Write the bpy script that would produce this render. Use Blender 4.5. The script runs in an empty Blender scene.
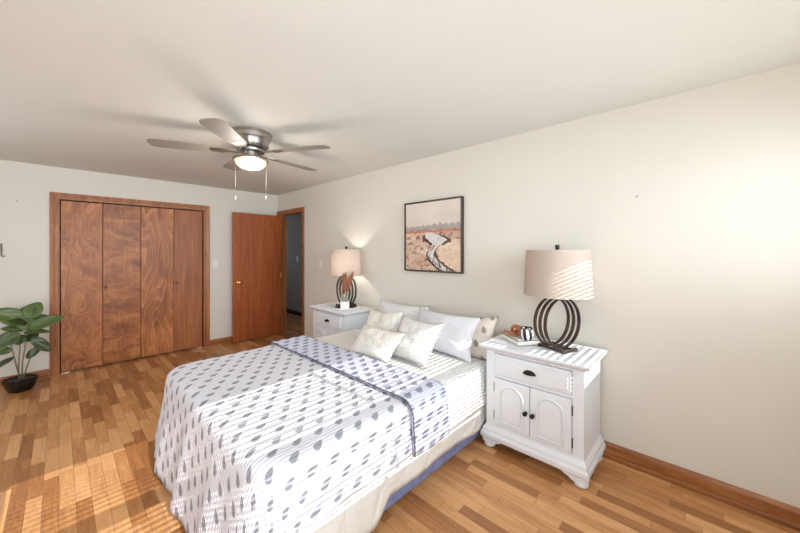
import bpy, bmesh, math, random
from mathutils import Vector, Matrix, noise
R = math.radians
PI = math.pi
random.seed(7)
S = bpy.context.scene
C = S.collection

# ------------------------------------------------------------------ camera
CAM_H = 1.44
cam_d = bpy.data.cameras.new('camera')
cam_d.sensor_width = 36.0
cam_d.lens = 324.0 / 800.0 * 36.0
cam_d.shift_y = -15.5 / 800.0
cam_d.clip_start = 0.02
cam = bpy.data.objects.new('camera', cam_d)
cam.location = (0, 0, CAM_H)
cam.rotation_euler = (R(90), 0, math.atan2(0.6888, 0.7248) - R(90))
C.objects.link(cam)
S.camera = cam

# ------------------------------------------------------------------ world
w = bpy.data.worlds.new('sky')
S.world = w
w.use_nodes = True
bg = w.node_tree.nodes['Background']
bg.inputs['Color'].default_value = (0.78, 0.88, 1.0, 1)
bg.inputs['Strength'].default_value = 1.0

# ------------------------------------------------------------------ lights
def light(kind, name, loc, energy, color=(1, 1, 1), direction=None, **kw):
    l = bpy.data.lights.new(name, kind)
    l.energy = energy
    l.color = color
    for k, v in kw.items():
        setattr(l, k, v)
    o = bpy.data.objects.new(name, l)
    o.location = loc
    if direction is not None:
        o.rotation_euler = Vector(direction).to_track_quat('-Z', 'Y').to_euler()
    C.objects.link(o)
    return o

SUN = (0.0, 1.0, -0.545)
light('SUN', 'sun', (0, -6, 5), 9.5, (1.0, 0.96, 0.90), SUN, angle=R(0.3))
DAY = (0.84, 0.93, 1.0)
# daylight of the wide blind-covered window behind the camera, part of it sent straight on by the slats
light('AREA', 'daylight_south_window', (1.2, -0.635, 1.62), 15.0, DAY, (0, 1, -0.03),
      shape='RECTANGLE', size=2.6, size_y=0.8)
light('AREA', 'daylight_through_slats', (1.2, -0.62, 1.65), 20.0, DAY, (0, 1, -0.03),
      shape='RECTANGLE', size=2.6, size_y=0.8, spread=R(90))
# fill light added left of that window, set in an invented glazed door
light('AREA', 'fill_light_south_left', (-0.90, -0.60, 1.30), 50.0, DAY, (0.15, 1, 0.1),
      shape='RECTANGLE', size=0.8, size_y=1.9)
# unseen fill light on the left, given a made-up window in that wall
light('AREA', 'fill_light_west', (-1.36, 3.6, 1.5), 13.0, DAY, (1, 0, 0),
      shape='RECTANGLE', size=1.6, size_y=1.1)
# weak fill light added at the far end to lift the dark hallway
light('AREA', 'fill_light_hall', (3.2, 8.3, 1.6), 4.5, (0.86, 0.93, 1.0), (0, -1, 0), shape='RECTANGLE', size=.7, size_y=1.2)

vs = S.view_settings
vs.view_transform = 'Standard'
vs.look = 'None'
vs.exposure = 0.0
vs.gamma = 1.0
vs.use_curve_mapping = False
S.cycles.use_denoising = True
S.cycles.max_bounces = 10
S.cycles.diffuse_bounces = 6
S.cycles.sample_clamp_indirect = 6.0

# ------------------------------------------------------------------ materials
def new_mat(name):
    m = bpy.data.materials.new(name)
    m.use_nodes = True
    return m, m.node_tree, m.node_tree.nodes['Principled BSDF']

def srgb(r, g, b):
    f = lambda c: (c / 255 / 12.92) if c / 255 <= 0.04045 else ((c / 255 + 0.055) / 1.055) ** 2.4
    return (f(r), f(g), f(b), 1)

class NT:
    """small helper to chain nodes"""
    def __init__(s, nt):
        s.nt = nt
    def n(s, typ, **props):
        o = s.nt.nodes.new(typ)
        for k, v in props.items():
            setattr(o, k, v)
        return o
    def put(s, sock, v):
        if isinstance(v, bpy.types.NodeSocket):
            s.nt.links.new(v, sock)
        else:
            sock.default_value = v
    def m(s, op, a, b=None, c=None, clamp=False):
        o = s.n('ShaderNodeMath', operation=op)
        o.use_clamp = clamp
        s.put(o.inputs[0], a)
        if b is not None: s.put(o.inputs[1], b)
        if c is not None: s.put(o.inputs[2], c)
        return o.outputs[0]
    def noise(s, vec, scale=5, detail=3, rough=0.5, dist=0.0, col=False):
        o = s.n('ShaderNodeTexNoise')
        if vec is not None: s.put(o.inputs['Vector'], vec)
        o.inputs['Scale'].default_value = scale
        o.inputs['Detail'].default_value = detail
        o.inputs['Roughness'].default_value = rough
        o.inputs['Distortion'].default_value = dist
        return o.outputs['Color' if col else 'Fac']
    def map(s, vec, scale=(1, 1, 1), loc=(0, 0, 0), rot=(0, 0, 0)):
        o = s.n('ShaderNodeMapping')
        s.put(o.inputs['Vector'], vec)
        o.inputs['Scale'].default_value = scale
        o.inputs['Location'].default_value = loc
        o.inputs['Rotation'].default_value = rot
        return o.outputs[0]
    def ramp(s, fac, stops):
        o = s.n('ShaderNodeValToRGB')
        s.put(o.inputs[0], fac)
        e = o.color_ramp.elements
        while len(e) < len(stops): e.new(0.5)
        for i, (p, c) in enumerate(stops):
            e[i].position = p
            e[i].color = c
        return o.outputs[0]
    def mix(s, fac, a, b, mode='MIX'):
        o = s.n('ShaderNodeMix', data_type='RGBA', blend_type=mode)
        s.put(o.inputs[0], fac)
        s.put(o.inputs[6], a)
        s.put(o.inputs[7], b)
        return o.outputs[2]
    def bump(s, h, strength=0.3, dist=0.01):
        o = s.n('ShaderNodeBump')
        s.put(o.inputs['Height'], h)
        o.inputs['Strength'].default_value = strength
        o.inputs['Distance'].default_value = dist
        return o.outputs[0]

def plain(name, col, rough=0.6, metal=0.0, nz=0.0, nscale=20, bump=0.0, bscale=60):
    m, nt, b = new_mat(name)
    h = NT(nt)
    tc = h.n('ShaderNodeTexCoord').outputs['Object']
    if nz:
        f = h.noise(tc, nscale, 4)
        d = tuple(c * (1 - nz) for c in col[:3]) + (1,)
        l = tuple(min(1, c * (1 + nz)) for c in col[:3]) + (1,)
        nt.links.new(h.ramp(f, [(0.3, d), (0.7, l)]), b.inputs['Base Color'])
    else:
        b.inputs['Base Color'].default_value = col
    if bump:
        nt.links.new(h.bump(h.noise(tc, bscale, 3), bump, 0.004), b.inputs['Normal'])
    b.inputs['Roughness'].default_value = rough
    b.inputs['Metallic'].default_value = metal
    return m

M = {}
M['wall'] = plain('painted_wall', srgb(221, 217, 208), 0.85, nz=0.012, nscale=3, bump=0.06, bscale=90)
M['ceiling'] = plain('textured_ceiling', srgb(215, 215, 209), 0.9, nz=0.01, nscale=4, bump=0.22, bscale=45)
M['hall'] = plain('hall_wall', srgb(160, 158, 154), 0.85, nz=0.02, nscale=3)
M['white_paint'] = plain('white_furniture_paint', srgb(224, 228, 234), 0.42, nz=0.01)
M['white_plastic'] = plain('white_plastic', srgb(235, 232, 224), 0.4)
M['black_metal'] = plain('black_iron', srgb(38, 34, 32), 0.42, 0.6, nz=0.15, nscale=60)
M['bronze'] = plain('dark_bronze_metal', srgb(88, 76, 68), 0.36, 0.75, nz=0.25, nscale=70)
M['brass'] = plain('brass', srgb(226, 180, 96), 0.22, 1.0)
M['nickel'] = plain('brushed_nickel', srgb(176, 172, 166), 0.3, 1.0, nz=0.06, nscale=90)
M['blade'] = plain('fan_blade_grey', srgb(140, 134, 126), 0.5, nz=0.04, nscale=15)
M['black_pot'] = plain('black_glazed_pot', srgb(24, 23, 24), 0.25)
M['soil'] = plain('potting_soil', srgb(52, 40, 30), 0.95, nz=0.4, nscale=120, bump=0.6, bscale=120)
M['stem'] = plain('plant_stem', srgb(128, 122, 92), 0.6, nz=0.15, nscale=60)
M['dark_hollow'] = plain('dark_gap', srgb(30, 20, 18), 0.9)
M['paper'] = plain('book_pages', srgb(236, 232, 224), 0.8, nz=0.05, nscale=200)
M['black_cover'] = plain('black_book_cover', srgb(36, 34, 35), 0.5)
M['white_ceramic'] = plain('white_ceramic', srgb(240, 238, 234), 0.3)
M['chain_wood'] = plain('carved_wood', srgb(176, 106, 64), 0.5, nz=0.2, nscale=35)
M['dried'] = plain('dried_palm_leaf', srgb(146, 92, 66), 0.8, nz=0.3, nscale=80, bump=0.5, bscale=150)
M['dried_pale'] = plain('dried_pale_stalk', srgb(196, 182, 160), 0.8, nz=0.15, nscale=80)
M['box_blue'] = plain('box_spring_fabric', srgb(122, 130, 168), 0.85, nz=0.2, nscale=18, bump=0.3, bscale=60)
M['mattress'] = plain('mattress_ticking', srgb(226, 225, 226), 0.85, bump=0.2)
M['mark'] = plain('dark_spackle_mark', srgb(120, 112, 100), 0.8)
M['steel_track'] = plain('pale_metal_pivot', srgb(205, 198, 185), 0.35, 0.5)

def cloth_mat(name, col, kind='weave', period=0.022, strength=0.4, nz=0.02, axis='Y', subs=0.0):
    m, nt, b = new_mat(name)
    h = NT(nt)
    uv = h.n('ShaderNodeTexCoord').outputs['UV']
    sep = h.n('ShaderNodeSeparateXYZ')
    nt.links.new(uv, sep.inputs[0])
    d = tuple(c * (1 - nz) for c in col[:3]) + (1,)
    l = tuple(min(1, c * (1 + nz)) for c in col[:3]) + (1,)
    f = h.noise(uv, 6, 4)
    nt.links.new(h.ramp(f, [(0.3, d), (0.7, l)]), b.inputs['Base Color'])
    fine = h.noise(uv, 220, 2)
    if kind == 'rib':
        s = h.m('SINE', h.m('MULTIPLY', sep.outputs[axis], 2 * PI / period))
        s = h.m('POWER', h.m('ABSOLUTE', s), 0.6)
        ht = h.m('ADD', s, h.m('MULTIPLY', fine, 0.25))
    elif kind == 'puff':
        wv = h.noise(uv, 1.6, 2, col=True)
        vor = h.n('ShaderNodeTexVoronoi', feature='DISTANCE_TO_EDGE')
        nt.links.new(uv, vor.inputs['Vector'])
        vor.inputs['Scale'].default_value = 7
        ht = h.m('ADD', h.m('MINIMUM', h.m('MULTIPLY', vor.outputs['Distance'], 5.0), 1.0), h.m('MULTIPLY', fine, 0.05))
    else:
        ht = h.m('ADD', h.m('MULTIPLY', h.noise(uv, 9, 3), 1.5), h.m('MULTIPLY', fine, 0.3))
    nt.links.new(h.bump(ht, strength, 0.006), b.inputs['Normal'])
    b.inputs['Roughness'].default_value = 0.9
    return m

def spotted_mat(name, base, spot, px, py, sx, sy, period=0.02, strength=0.6, tilt=0.35, ribs=True, dens=0.62):
    """quilt cloth with staggered rows of leaf shaped prints and fine channel quilting"""
    m, nt, b = new_mat(name)
    h = NT(nt)
    uv = h.n('ShaderNodeTexCoord').outputs['UV']
    sep = h.n('ShaderNodeSeparateXYZ')
    nt.links.new(uv, sep.inputs[0])
    x, y = sep.outputs['X'], sep.outputs['Y']
    v = h.m('DIVIDE', y, py)
    row = h.m('FLOOR', v)
    fy = h.m('SUBTRACT', h.m('SUBTRACT', v, row), 0.5)
    u = h.m('ADD', h.m('DIVIDE', x, px), h.m('MULTIPLY', row, 0.5))
    fx = h.m('SUBTRACT', h.m('FRACT', u), 0.5)
    ax = h.m('MULTIPLY', fx, px)
    ay = h.m('MULTIPLY', fy, py)
    ct, st = math.cos(tilt), math.sin(tilt)
    rx = h.m('ADD', h.m('MULTIPLY', ax, ct), h.m('MULTIPLY', ay, st))
    ry = h.m('SUBTRACT', h.m('MULTIPLY', ay, ct), h.m('MULTIPLY', ax, st))
    # teardrop: narrower towards +rx
    wid = h.m('SUBTRACT', 1.0, h.m('MULTIPLY', rx, 0.42 / sx), clamp=False)
    ex = h.m('DIVIDE', rx, sx)
    ey = h.m('DIVIDE', ry, h.m('MULTIPLY', wid, sy))
    rr = h.m('SQRT', h.m('ADD', h.m('MULTIPLY', ex, ex), h.m('MULTIPLY', ey, ey)))
    edge = h.m('ADD', rr, h.m('MULTIPLY', h.m('SUBTRACT', h.noise(uv, 190, 3), 0.5), 0.9))
    inside = h.m('MULTIPLY', h.m('SUBTRACT', 1.12, edge), 6.0, clamp=True)
    # feathered veins
    ang = h.m('ARCTAN2', ey, ex)
    vein = h.m('SINE', h.m('ADD', h.m('MULTIPLY', ang, 13.0), h.m('MULTIPLY', rr, 6.0)))
    vein = h.m('MULTIPLY_ADD', vein, 0.25, 0.75)
    fac = h.m('MULTIPLY', h.m('MULTIPLY', inside, vein), dens)
    nt.links.new(h.mix(fac, base, spot), b.inputs['Base Color'])
    s = h.m('POWER', h.m('ABSOLUTE', h.m('SINE', h.m('MULTIPLY', y, PI / period))), 0.5)
    cross = h.noise(h.map(uv, (30, 90, 1)), 1.0, 2)
    ht = h.m('ADD', h.m('MULTIPLY', s, 1.0 if ribs else 0.25), h.m('MULTIPLY', cross, 0.6))
    nt.links.new(h.bump(ht, strength, 0.006), b.inputs['Normal'])
    b.inputs['Roughness'].default_value = 0.9
    return m

QB, QS = srgb(214, 215, 224), srgb(78, 78, 92)
M['quilt'] = spotted_mat('leaf_print_quilt', QB, QS, 0.112, 0.080, 0.029, 0.0145, dens=0.9, tilt=0.55)
M['quilt_back'] = spotted_mat('leaf_print_quilt_reverse', srgb(206, 209, 228), srgb(72, 76, 100), 0.098, 0.080, 0.033, 0.018, dens=0.9, tilt=0.5)
M['sham'] = spotted_mat('brown_leaf_print_sham', srgb(232, 222, 210), srgb(98, 88, 84), 0.105, 0.115, 0.028, 0.017, period=0.03, strength=0.25, tilt=1.35, dens=0.9)
M['coverlet'] = cloth_mat('cream_coverlet', srgb(228, 226, 220), 'puff', strength=1.0)
M['ribbed'] = cloth_mat('white_ribbed_blanket', srgb(224, 224, 223), 'rib', period=0.05, strength=0.7, axis='Y')
M['pillow_white'] = cloth_mat('white_cotton', srgb(226, 226, 229), strength=0.25)
M['pillow_lavender'] = cloth_mat('pale_lavender_cotton', srgb(220, 219, 226), strength=0.25)
M['pillow_cream'] = cloth_mat('cream_linen', srgb(224, 221, 213), strength=0.25)
M['pillow_linen'] = cloth_mat('ribbed_linen', srgb(220, 217, 209), 'rib', period=0.05, strength=0.5, axis='X')
M['pillow_ribbed'] = cloth_mat('white_ribbed_cotton', srgb(222, 221, 219), 'rib', period=0.04, strength=0.4, axis='Y')
M['binding'] = plain('dark_binding', srgb(84, 82, 92), 0.8, nz=0.2, nscale=80)
M['cream_trim'] = plain('grey_stitched_trim', srgb(190, 184, 174), 0.85, nz=0.25, nscale=60)

def shade_mat():
    m, nt, b = new_mat('lamp_shade_fabric')
    h = NT(nt)
    tc = h.n('ShaderNodeTexCoord').outputs['Object']
    f = h.noise(h.map(tc, (1, 1, 1)), 160, 2)
    col = h.ramp(f, [(0.3, srgb(190, 173, 161)), (0.7, srgb(201, 184, 172))])
    d = h.n('ShaderNodeBsdfDiffuse')
    t = h.n('ShaderNodeBsdfTranslucent')
    nt.links.new(col, d.inputs[0])
    nt.links.new(col, t.inputs[0])
    mx = h.n('ShaderNodeMixShader')
    mx.inputs[0].default_value = 0.17
    nt.links.new(d.outputs[0], mx.inputs[1])
    nt.links.new(t.outputs[0], mx.inputs[2])
    nt.links.new(mx.outputs[0], nt.nodes['Material Output'].inputs[0])
    return m
M['shade'] = shade_mat()

def emit(name, col, s):
    m, nt, b = new_mat(name)
    b.inputs['Base Color'].default_value = col
    b.inputs['Emission Color'].default_value = col
    b.inputs['Emission Strength'].default_value = s
    b.inputs['Roughness'].default_value = 0.3
    return m
M['fan_glass'] = emit('lit_frosted_glass', srgb(255, 226, 190), 0.55)
M['bulb'] = emit('lit_bulb', srgb(255, 225, 185), 6.0)

def wood_grain(name, dark, mid, light_, axis='Z', scale=1.0, rough=0.4, bump=0.05):
    m, nt, b = new_mat(name)
    h = NT(nt)
    tc = h.n('ShaderNodeTexCoord').outputs['Object']
    k = {'X': (1.2, 14, 14), 'Y': (14, 1.2, 14), 'Z': (14, 14, 1.2)}[axis]
    v = h.map(tc, tuple(a * scale for a in k))
    f = h.noise(v, 1.6, 6, 0.62, 0.6)
    f2 = h.noise(h.map(v, (4, 4, 4)), 3, 3)
    ff = h.m('ADD', h.m('MULTIPLY', f, 0.75), h.m('MULTIPLY', f2, 0.25))
    nt.links.new(h.ramp(ff, [(0.32, dark), (0.5, mid), (0.68, light_)]), b.inputs['Base Color'])
    nt.links.new(h.bump(ff, bump, 0.003), b.inputs['Normal'])
    b.inputs['Roughness'].default_value = rough
    return m
M['trim_wood'] = wood_grain('trim_wood', srgb(118, 66, 32), srgb(158, 96, 52), srgb(184, 122, 74), 'Z')
M['trim_wood_x'] = wood_grain('trim_wood_level', srgb(118, 66, 32), srgb(158, 96, 52), srgb(184, 122, 74), 'X')
M['trim_wood_y'] = wood_grain('trim_wood_run', srgb(108, 62, 28), srgb(150, 94, 50), srgb(182, 124, 74), 'Y')
M['door_wood'] = wood_grain('door_veneer', srgb(134, 66, 30), srgb(160, 84, 42), srgb(180, 102, 56), 'Z', 0.9, 0.35)

def rotary(name, off, dark, mid, light_, sx=3.0, sz=1.3, rings=24.0, warp=0.7, lines=0.5, bl=(5, 2.5)):
    """rotary cut plywood: contour lines of a stretched noise field"""
    m, nt, b = new_mat(name)
    h = NT(nt)
    tc = h.n('ShaderNodeTexCoord').outputs['Object']
    big = h.noise(h.map(tc, (sx, 1.0, sz), off), 1.0, 2.5, 0.42, warp)
    ln = h.m('FRACT', h.m('MULTIPLY', big, rings))
    ln = h.m('POWER', ln, 4.0)
    patch = h.noise(h.map(tc, (4, 4, 3), off), 1.0, 2)
    ln = h.m('MULTIPLY', ln, h.m('MULTIPLY_ADD', patch, 2.6, -0.7, clamp=True) if False else h.m('MULTIPLY', patch, 1.4))
    gr = h.noise(h.map(tc, (60, 60, 5), off), 1.0, 4, 0.6)
    blot = h.noise(h.map(tc, (bl[0], 5, bl[1]), off), 1.0, 4, 0.6, 1.0)
    base = h.ramp(h.m('ADD', h.m('MULTIPLY', gr, 0.3), h.m('MULTIPLY', blot, 0.7)), [(0.34, dark), (0.5, mid), (0.66, light_)])
    hi = tuple(min(1, c * 1.5 + 0.03) for c in light_[:3]) + (1,)
    nt.links.new(h.mix(h.m('MULTIPLY', ln, lines, clamp=True), base, hi), b.inputs['Base Color'])
    b.inputs['Roughness'].default_value = 0.42
    nt.links.new(h.bump(gr, 0.05, 0.002), b.inputs['Normal'])
    return m
RD, RM_, RL = srgb(124, 68, 28), srgb(160, 95, 48), srgb(184, 118, 66)
M['ply1'] = rotary('plywood_swirl', (0.3, 0, 2.2), RD, RM_, RL, 3.4, 1.5, 22, 0.3, 0.6)
M['ply2'] = rotary('plywood_flame', (4.1, 0, 7.7), srgb(108, 56, 24), srgb(158, 93, 46), srgb(190, 124, 70), 3.0, 4.0, 8, 1.2, 0.25, (3.0, 7.0))
M['ply3'] = rotary('plywood_cathedral', (9.3, 0, 3.1), RD, RM_, RL, 3.0, 0.55, 18, 0.12, 0.8)
M['ply4'] = rotary('plywood_straight', (6.3, 0, 1.0), srgb(126, 70, 36), srgb(154, 90, 50), srgb(174, 110, 64), 6.0, 0.15, 14, 0.1, 0.3, (12, 1.0))

def floor_mat():
    m, nt, b = new_mat('oak_strip_floor')
    h = NT(nt)
    tc = h.n('ShaderNodeTexCoord').outputs['Object']
    sep = h.n('ShaderNodeSeparateXYZ')
    nt.links.new(tc, sep.inputs[0])
    W, L = 0.066, 0.44
    xr = h.m('DIVIDE', sep.outputs['X'], W)
    row = h.m('FLOOR', xr)
    wn = h.n('ShaderNodeTexWhiteNoise', noise_dimensions='1D')
    nt.links.new(row, wn.inputs['W'])
    yy = h.m('ADD', h.m('DIVIDE', sep.outputs['Y'], L), h.m('MULTIPLY', wn.outputs['Value'], 7.0))
    col_i = h.m('FLOOR', yy)
    cmb = h.n('ShaderNodeCombineXYZ')
    nt.links.new(row, cmb.inputs[0]); nt.links.new(col_i, cmb.inputs[1])
    wn2 = h.n('ShaderNodeTexWhiteNoise', noise_dimensions='3D')
    nt.links.new(cmb.outputs[0], wn2.inputs['Vector'])
    tone = wn2.outputs['Value']
    shift = h.n('ShaderNodeVectorMath', operation='MULTIPLY_ADD')
    nt.links.new(wn2.outputs['Color'], shift.inputs[0])
    shift.inputs[1].default_value = (20, 20, 20)
    nt.links.new(tc, shift.inputs[2])
    g1 = h.noise(h.map(shift.outputs[0], (24, 2.6, 1)), 1.0, 5, 0.6, 1.2)
    g2 = h.noise(h.map(shift.outputs[0], (130, 8, 1)), 1.0, 3, 0.6)
    fac = h.m('ADD', h.m('MULTIPLY', tone, 0.42), h.m('ADD', h.m('MULTIPLY', g1, 0.42), h.m('MULTIPLY', g2, 0.22)))
    col = h.ramp(fac, [(0.22, srgb(132, 82, 44)), (0.46, srgb(178, 122, 74)), (0.62, srgb(206, 152, 100)), (0.85, srgb(230, 180, 128))])
    fx = h.m('ABSOLUTE', h.m('SUBTRACT', h.m('FRACT', xr), 0.5))
    fy = h.m('ABSOLUTE', h.m('SUBTRACT', h.m('FRACT', yy), 0.5))
    gap = h.m('MAXIMUM', h.m('GREATER_THAN', fx, 0.482), h.m('GREATER_THAN', fy, 0.4965))
    nt.links.new(h.mix(h.m('MULTIPLY', gap, 0.5), col, srgb(84, 48, 26)), b.inputs['Base Color'])
    nt.links.new(h.bump(h.m('SUBTRACT', h.m('MULTIPLY', g2, 0.3), gap), 0.08, 0.002), b.inputs['Normal'])
    b.inputs['Roughness'].default_value = 0.38
    return m
M['floor'] = floor_mat()

def leaf_mat():
    m, nt, b = new_mat('rubber_plant_leaf')
    h = NT(nt)
    uv = h.n('ShaderNodeTexCoord').outputs['UV']
    sep = h.n('ShaderNodeSeparateXYZ')
    nt.links.new(uv, sep.inputs[0])
    mid = h.m('ABSOLUTE', h.m('SUBTRACT', sep.outputs['X'], 0.5))
    ob = h.n('ShaderNodeObjectInfo').outputs['Random']
    base = h.mix(ob, srgb(42, 60, 28), srgb(84, 104, 46))
    vein = h.m('LESS_THAN', mid, 0.018)
    side = h.m('SINE', h.m('MULTIPLY', h.m('SUBTRACT', sep.outputs['Y'], mid), 90.0))
    c1 = h.mix(h.m('MULTIPLY', vein, 0.7), base, srgb(140, 150, 100))
    nt.links.new(c1, b.inputs['Base Color'])
    nt.links.new(h.bump(side, 0.08, 0.003), b.inputs['Normal'])
    b.inputs['Roughness'].default_value = 0.35
    return m
M['leaf'] = leaf_mat()

def stripe_mug():
    m, nt, b = new_mat('black_white_striped_glaze')
    h = NT(nt)
    tc = h.n('ShaderNodeTexCoord').outputs['Object']
    sep = h.n('ShaderNodeSeparateXYZ')
    nt.links.new(tc, sep.inputs[0])
    ang = h.m('ARCTAN2', sep.outputs['Y'], sep.outputs['X'])
    s = h.m('SINE', h.m('ADD', h.m('MULTIPLY', ang, 7.0), h.m('MULTIPLY', sep.outputs['Z'], 25.0)))
    f = h.m('GREATER_THAN', s, 0.1)
    nt.links.new(h.mix(f, srgb(30, 30, 34), srgb(226, 226, 232)), b.inputs['Base Color'])
    b.inputs['Roughness'].default_value = 0.25
    return m
M['mug'] = stripe_mug()

def glass_mat():
    m, nt, b = new_mat('clear_glass')
    b.inputs['Base Color'].default_value = (0.95, 0.98, 0.96, 1)
    b.inputs['Transmission Weight'].default_value = 0.9
    b.inputs['Roughness'].default_value = 0.05
    b.inputs['IOR'].default_value = 1.3
    return m
M['glass'] = glass_mat()

# ------------------------------------------------------------------ mesh helpers
def build(name, bm, mat, parent=None, bevel=0.0, seg=2, smooth=False, angle=40, loc=None, rot=None):
    me = bpy.data.meshes.new(name)
    bm.normal_update()
    bm.to_mesh(me)
    bm.free()
    o = bpy.data.objects.new(name, me)
    if mat is not None:
        me.materials.append(M[mat] if isinstance(mat, str) else mat)
    C.objects.link(o)
    if parent is not None: o.parent = parent
    if loc is not None: o.location = loc
    if rot is not None: o.rotation_euler = rot
    if bevel:
        b = o.modifiers.new('bevel', 'BEVEL')
        b.width = bevel; b.segments = seg; b.limit_method = 'ANGLE'; b.angle_limit = R(35)
    if smooth:
        for p in me.polygons: p.use_smooth = True
        if angle < 180:
            me.set_sharp_from_angle(angle=R(angle))
    return o

def struct(name, bm, mat, **kw):
    o = build(name, bm, mat, **kw)
    if not o.parent: o['kind'] = 'structure'
    return o

def thing(name, label, cat, loc=(0, 0, 0), rz=0.0, group=None):
    o = bpy.data.objects.new(name, None)
    o.empty_display_size = 0.1
    o.location = loc
    o.rotation_euler = (0, 0, rz)
    C.objects.link(o)
    return tag(o, label, cat, group)

def tag(o, label, cat, group=None):
    o['label'] = label
    o['category'] = cat
    if group: o['group'] = group
    return o

def copy_tree(o, parent=None):
    c = o.copy()
    C.objects.link(c)
    if parent is not None: c.parent = parent
    for ch in list(o.children):
        copy_tree(ch, c)
    return c

def box(bm, x0, x1, y0, y1, z0, z1):
    v = [bm.verts.new((x, y, z)) for x in (x0, x1) for y in (y0, y1) for z in (z0, z1)]
    for f in ((0, 1, 3, 2), (4, 6, 7, 5), (0, 4, 5, 1), (2, 3, 7, 6), (0, 2, 6, 4), (1, 5, 7, 3)):
        bm.faces.new([v[i] for i in f])
    return bm

def B(*a):
    return box(bmesh.new(), *a)

def boxes(lst):
    bm = bmesh.new()
    for a in lst: box(bm, *a)
    return bm

def lathe(bm, prof, n=32, c=(0, 0, 0), axis='Z', cap=True):
    rings = []
    for r, z in prof:
        ring = []
        for i in range(n):
            a = 2 * PI * i / n
            p = (r * math.cos(a), r * math.sin(a), z)
            if axis == 'X': p = (p[2], p[0], p[1])
            if axis == 'Y': p = (p[1], p[2], p[0])
            ring.append(bm.verts.new((p[0] + c[0], p[1] + c[1], p[2] + c[2])))
        rings.append(ring)
    for a, b in zip(rings, rings[1:]):
        for i in range(n):
            j = (i + 1) % n
            bm.faces.new((a[i], a[j], b[j], b[i]))
    if cap:
        if prof[0][0] > 1e-5: bm.faces.new(rings[0][::-1])
        if prof[-1][0] > 1e-5: bm.faces.new(rings[-1])
    bmesh.ops.remove_doubles(bm, verts=bm.verts, dist=1e-6)
    return bm

def tube(bm, pts, rad, n=8, closed=False, sx=1.0):
    pts = [Vector(p) for p in pts]
    m = len(pts)
    rings = []
    up = Vector((0, 0, 1))
    prev = None
    for i, p in enumerate(pts):
        if closed: t = pts[(i + 1) % m] - pts[i - 1]
        else: t = pts[min(i + 1, m - 1)] - pts[max(i - 1, 0)]
        t.normalize()
        if prev is None:
            a = up if abs(t.z) < 0.9 else Vector((1, 0, 0))
            u = t.cross(a).normalized()
        else:
            u = (prev - t * prev.dot(t)).normalized()
        prev = u
        v = t.cross(u)
        r = rad[i] if isinstance(rad, (list, tuple)) else rad
        rings.append([bm.verts.new(p + (u * math.cos(2 * PI * k / n) * sx + v * math.sin(2 * PI * k / n)) * r) for k in range(n)])
    rng = range(m) if closed else range(m - 1)
    for i in rng:
        a, b = rings[i], rings[(i + 1) % m]
        for k in range(n):
            j = (k + 1) % n
            bm.faces.new((a[k], a[j], b[j], b[k]))
    if not closed:
        bm.faces.new(rings[0][::-1]); bm.faces.new(rings[-1])
    return bm

def prism(bm, pts, axis, a0, a1):
    """extrude the 2D outline pts along an axis; pts are (y,z) for X, (x,z) for Y, (x,y) for Z"""
    def P(p, a):
        return {'X': (a, p[0], p[1]), 'Y': (p[0], a, p[1]), 'Z': (p[0], p[1], a)}[axis]
    lo = [bm.verts.new(P(p, a0)) for p in pts]
    hi = [bm.verts.new(P(p, a1)) for p in pts]
    n = len(pts)
    bm.faces.new(lo); bm.faces.new(hi[::-1])
    for i in range(n):
        j = (i + 1) % n
        bm.faces.new((lo[i], hi[i], hi[j], lo[j]))
    bmesh.ops.recalc_face_normals(bm, faces=bm.faces)
    return bm

# ------------------------------------------------------------------ room shell
XR, YB, CZ = 2.642, 5.479, 2.415        # right wall, back wall, ceiling
XL, YS = -1.4, -0.66                    # left wall and window wall
struct('floor', B(XL - .1, 3.85, YS - .1, 8.6, -.1, 0), 'floor')
struct('ceiling', B(XL - .1, 3.85, YS - .1, 8.6, CZ, CZ + .1), 'ceiling')
# back wall around the closet opening
struct('wall_back', boxes([(XL - .1, -.009, YB, YB + .12, 0, CZ), (1.504, XR, YB, YB + .12, 0, CZ),
                           (-.009, 1.504, YB, YB + .12, 2.052, CZ)]), 'wall')
struct('wall_closet', boxes([(-.2, 1.7, 6.0, 6.1, 0, CZ), (-.2, -.1, YB + .12, 6.0, 0, CZ), (1.6, 1.7, YB + .12, 6.0, 0, CZ)]), 'wall')
# right wall with doorway Y 4.63 .. 5.41
D0, D1, DH = 4.635, 5.40, 2.075
struct('wall_right', boxes([(XR, XR + .12, YS - .1, D0, 0, CZ), (XR, XR + .12, D1, 8.6, 0, CZ), (XR, XR + .12, D0, D1, DH, CZ)]), 'wall')
struct('wall_left', boxes([(XL - .1, XL, YS - .1, 2.8, 0, CZ), (XL - .1, XL, 4.4, YB, 0, CZ),
                           (XL - .1, XL, 2.8, 4.4, 0, .95), (XL - .1, XL, 2.8, 4.4, 2.05, CZ)]), 'wall')
WX0, WX1, WZ0, WZ1 = -.21, 2.6, 1.262, 2.095
struct('wall_window', boxes([(XL, -1.32, YS - .1, YS, 0, CZ), (-.48, WX0, YS - .1, YS, 0, CZ), (-1.32, -.48, YS - .1, YS, 2.1, CZ), (WX1, XR, YS - .1, YS, 0, CZ),
                             (WX0, WX1, YS - .1, YS, 0, WZ0), (WX0, WX1, YS - .1, YS, WZ1, CZ)]), 'wall')
# hallway beyond the door
struct('wall_hall', boxes([(3.69, 3.79, 3.4, 8.6, 0, CZ), (XR + .12, 3.69, 3.4, 3.5, 0, CZ), (XR + .12, 3.69, 8.5, 8.6, 0, CZ)]), 'hall')
struct('baseboard_hall', B(3.672, 3.69, 3.5, 8.5, 0, .085), 'dark_hollow')

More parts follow.
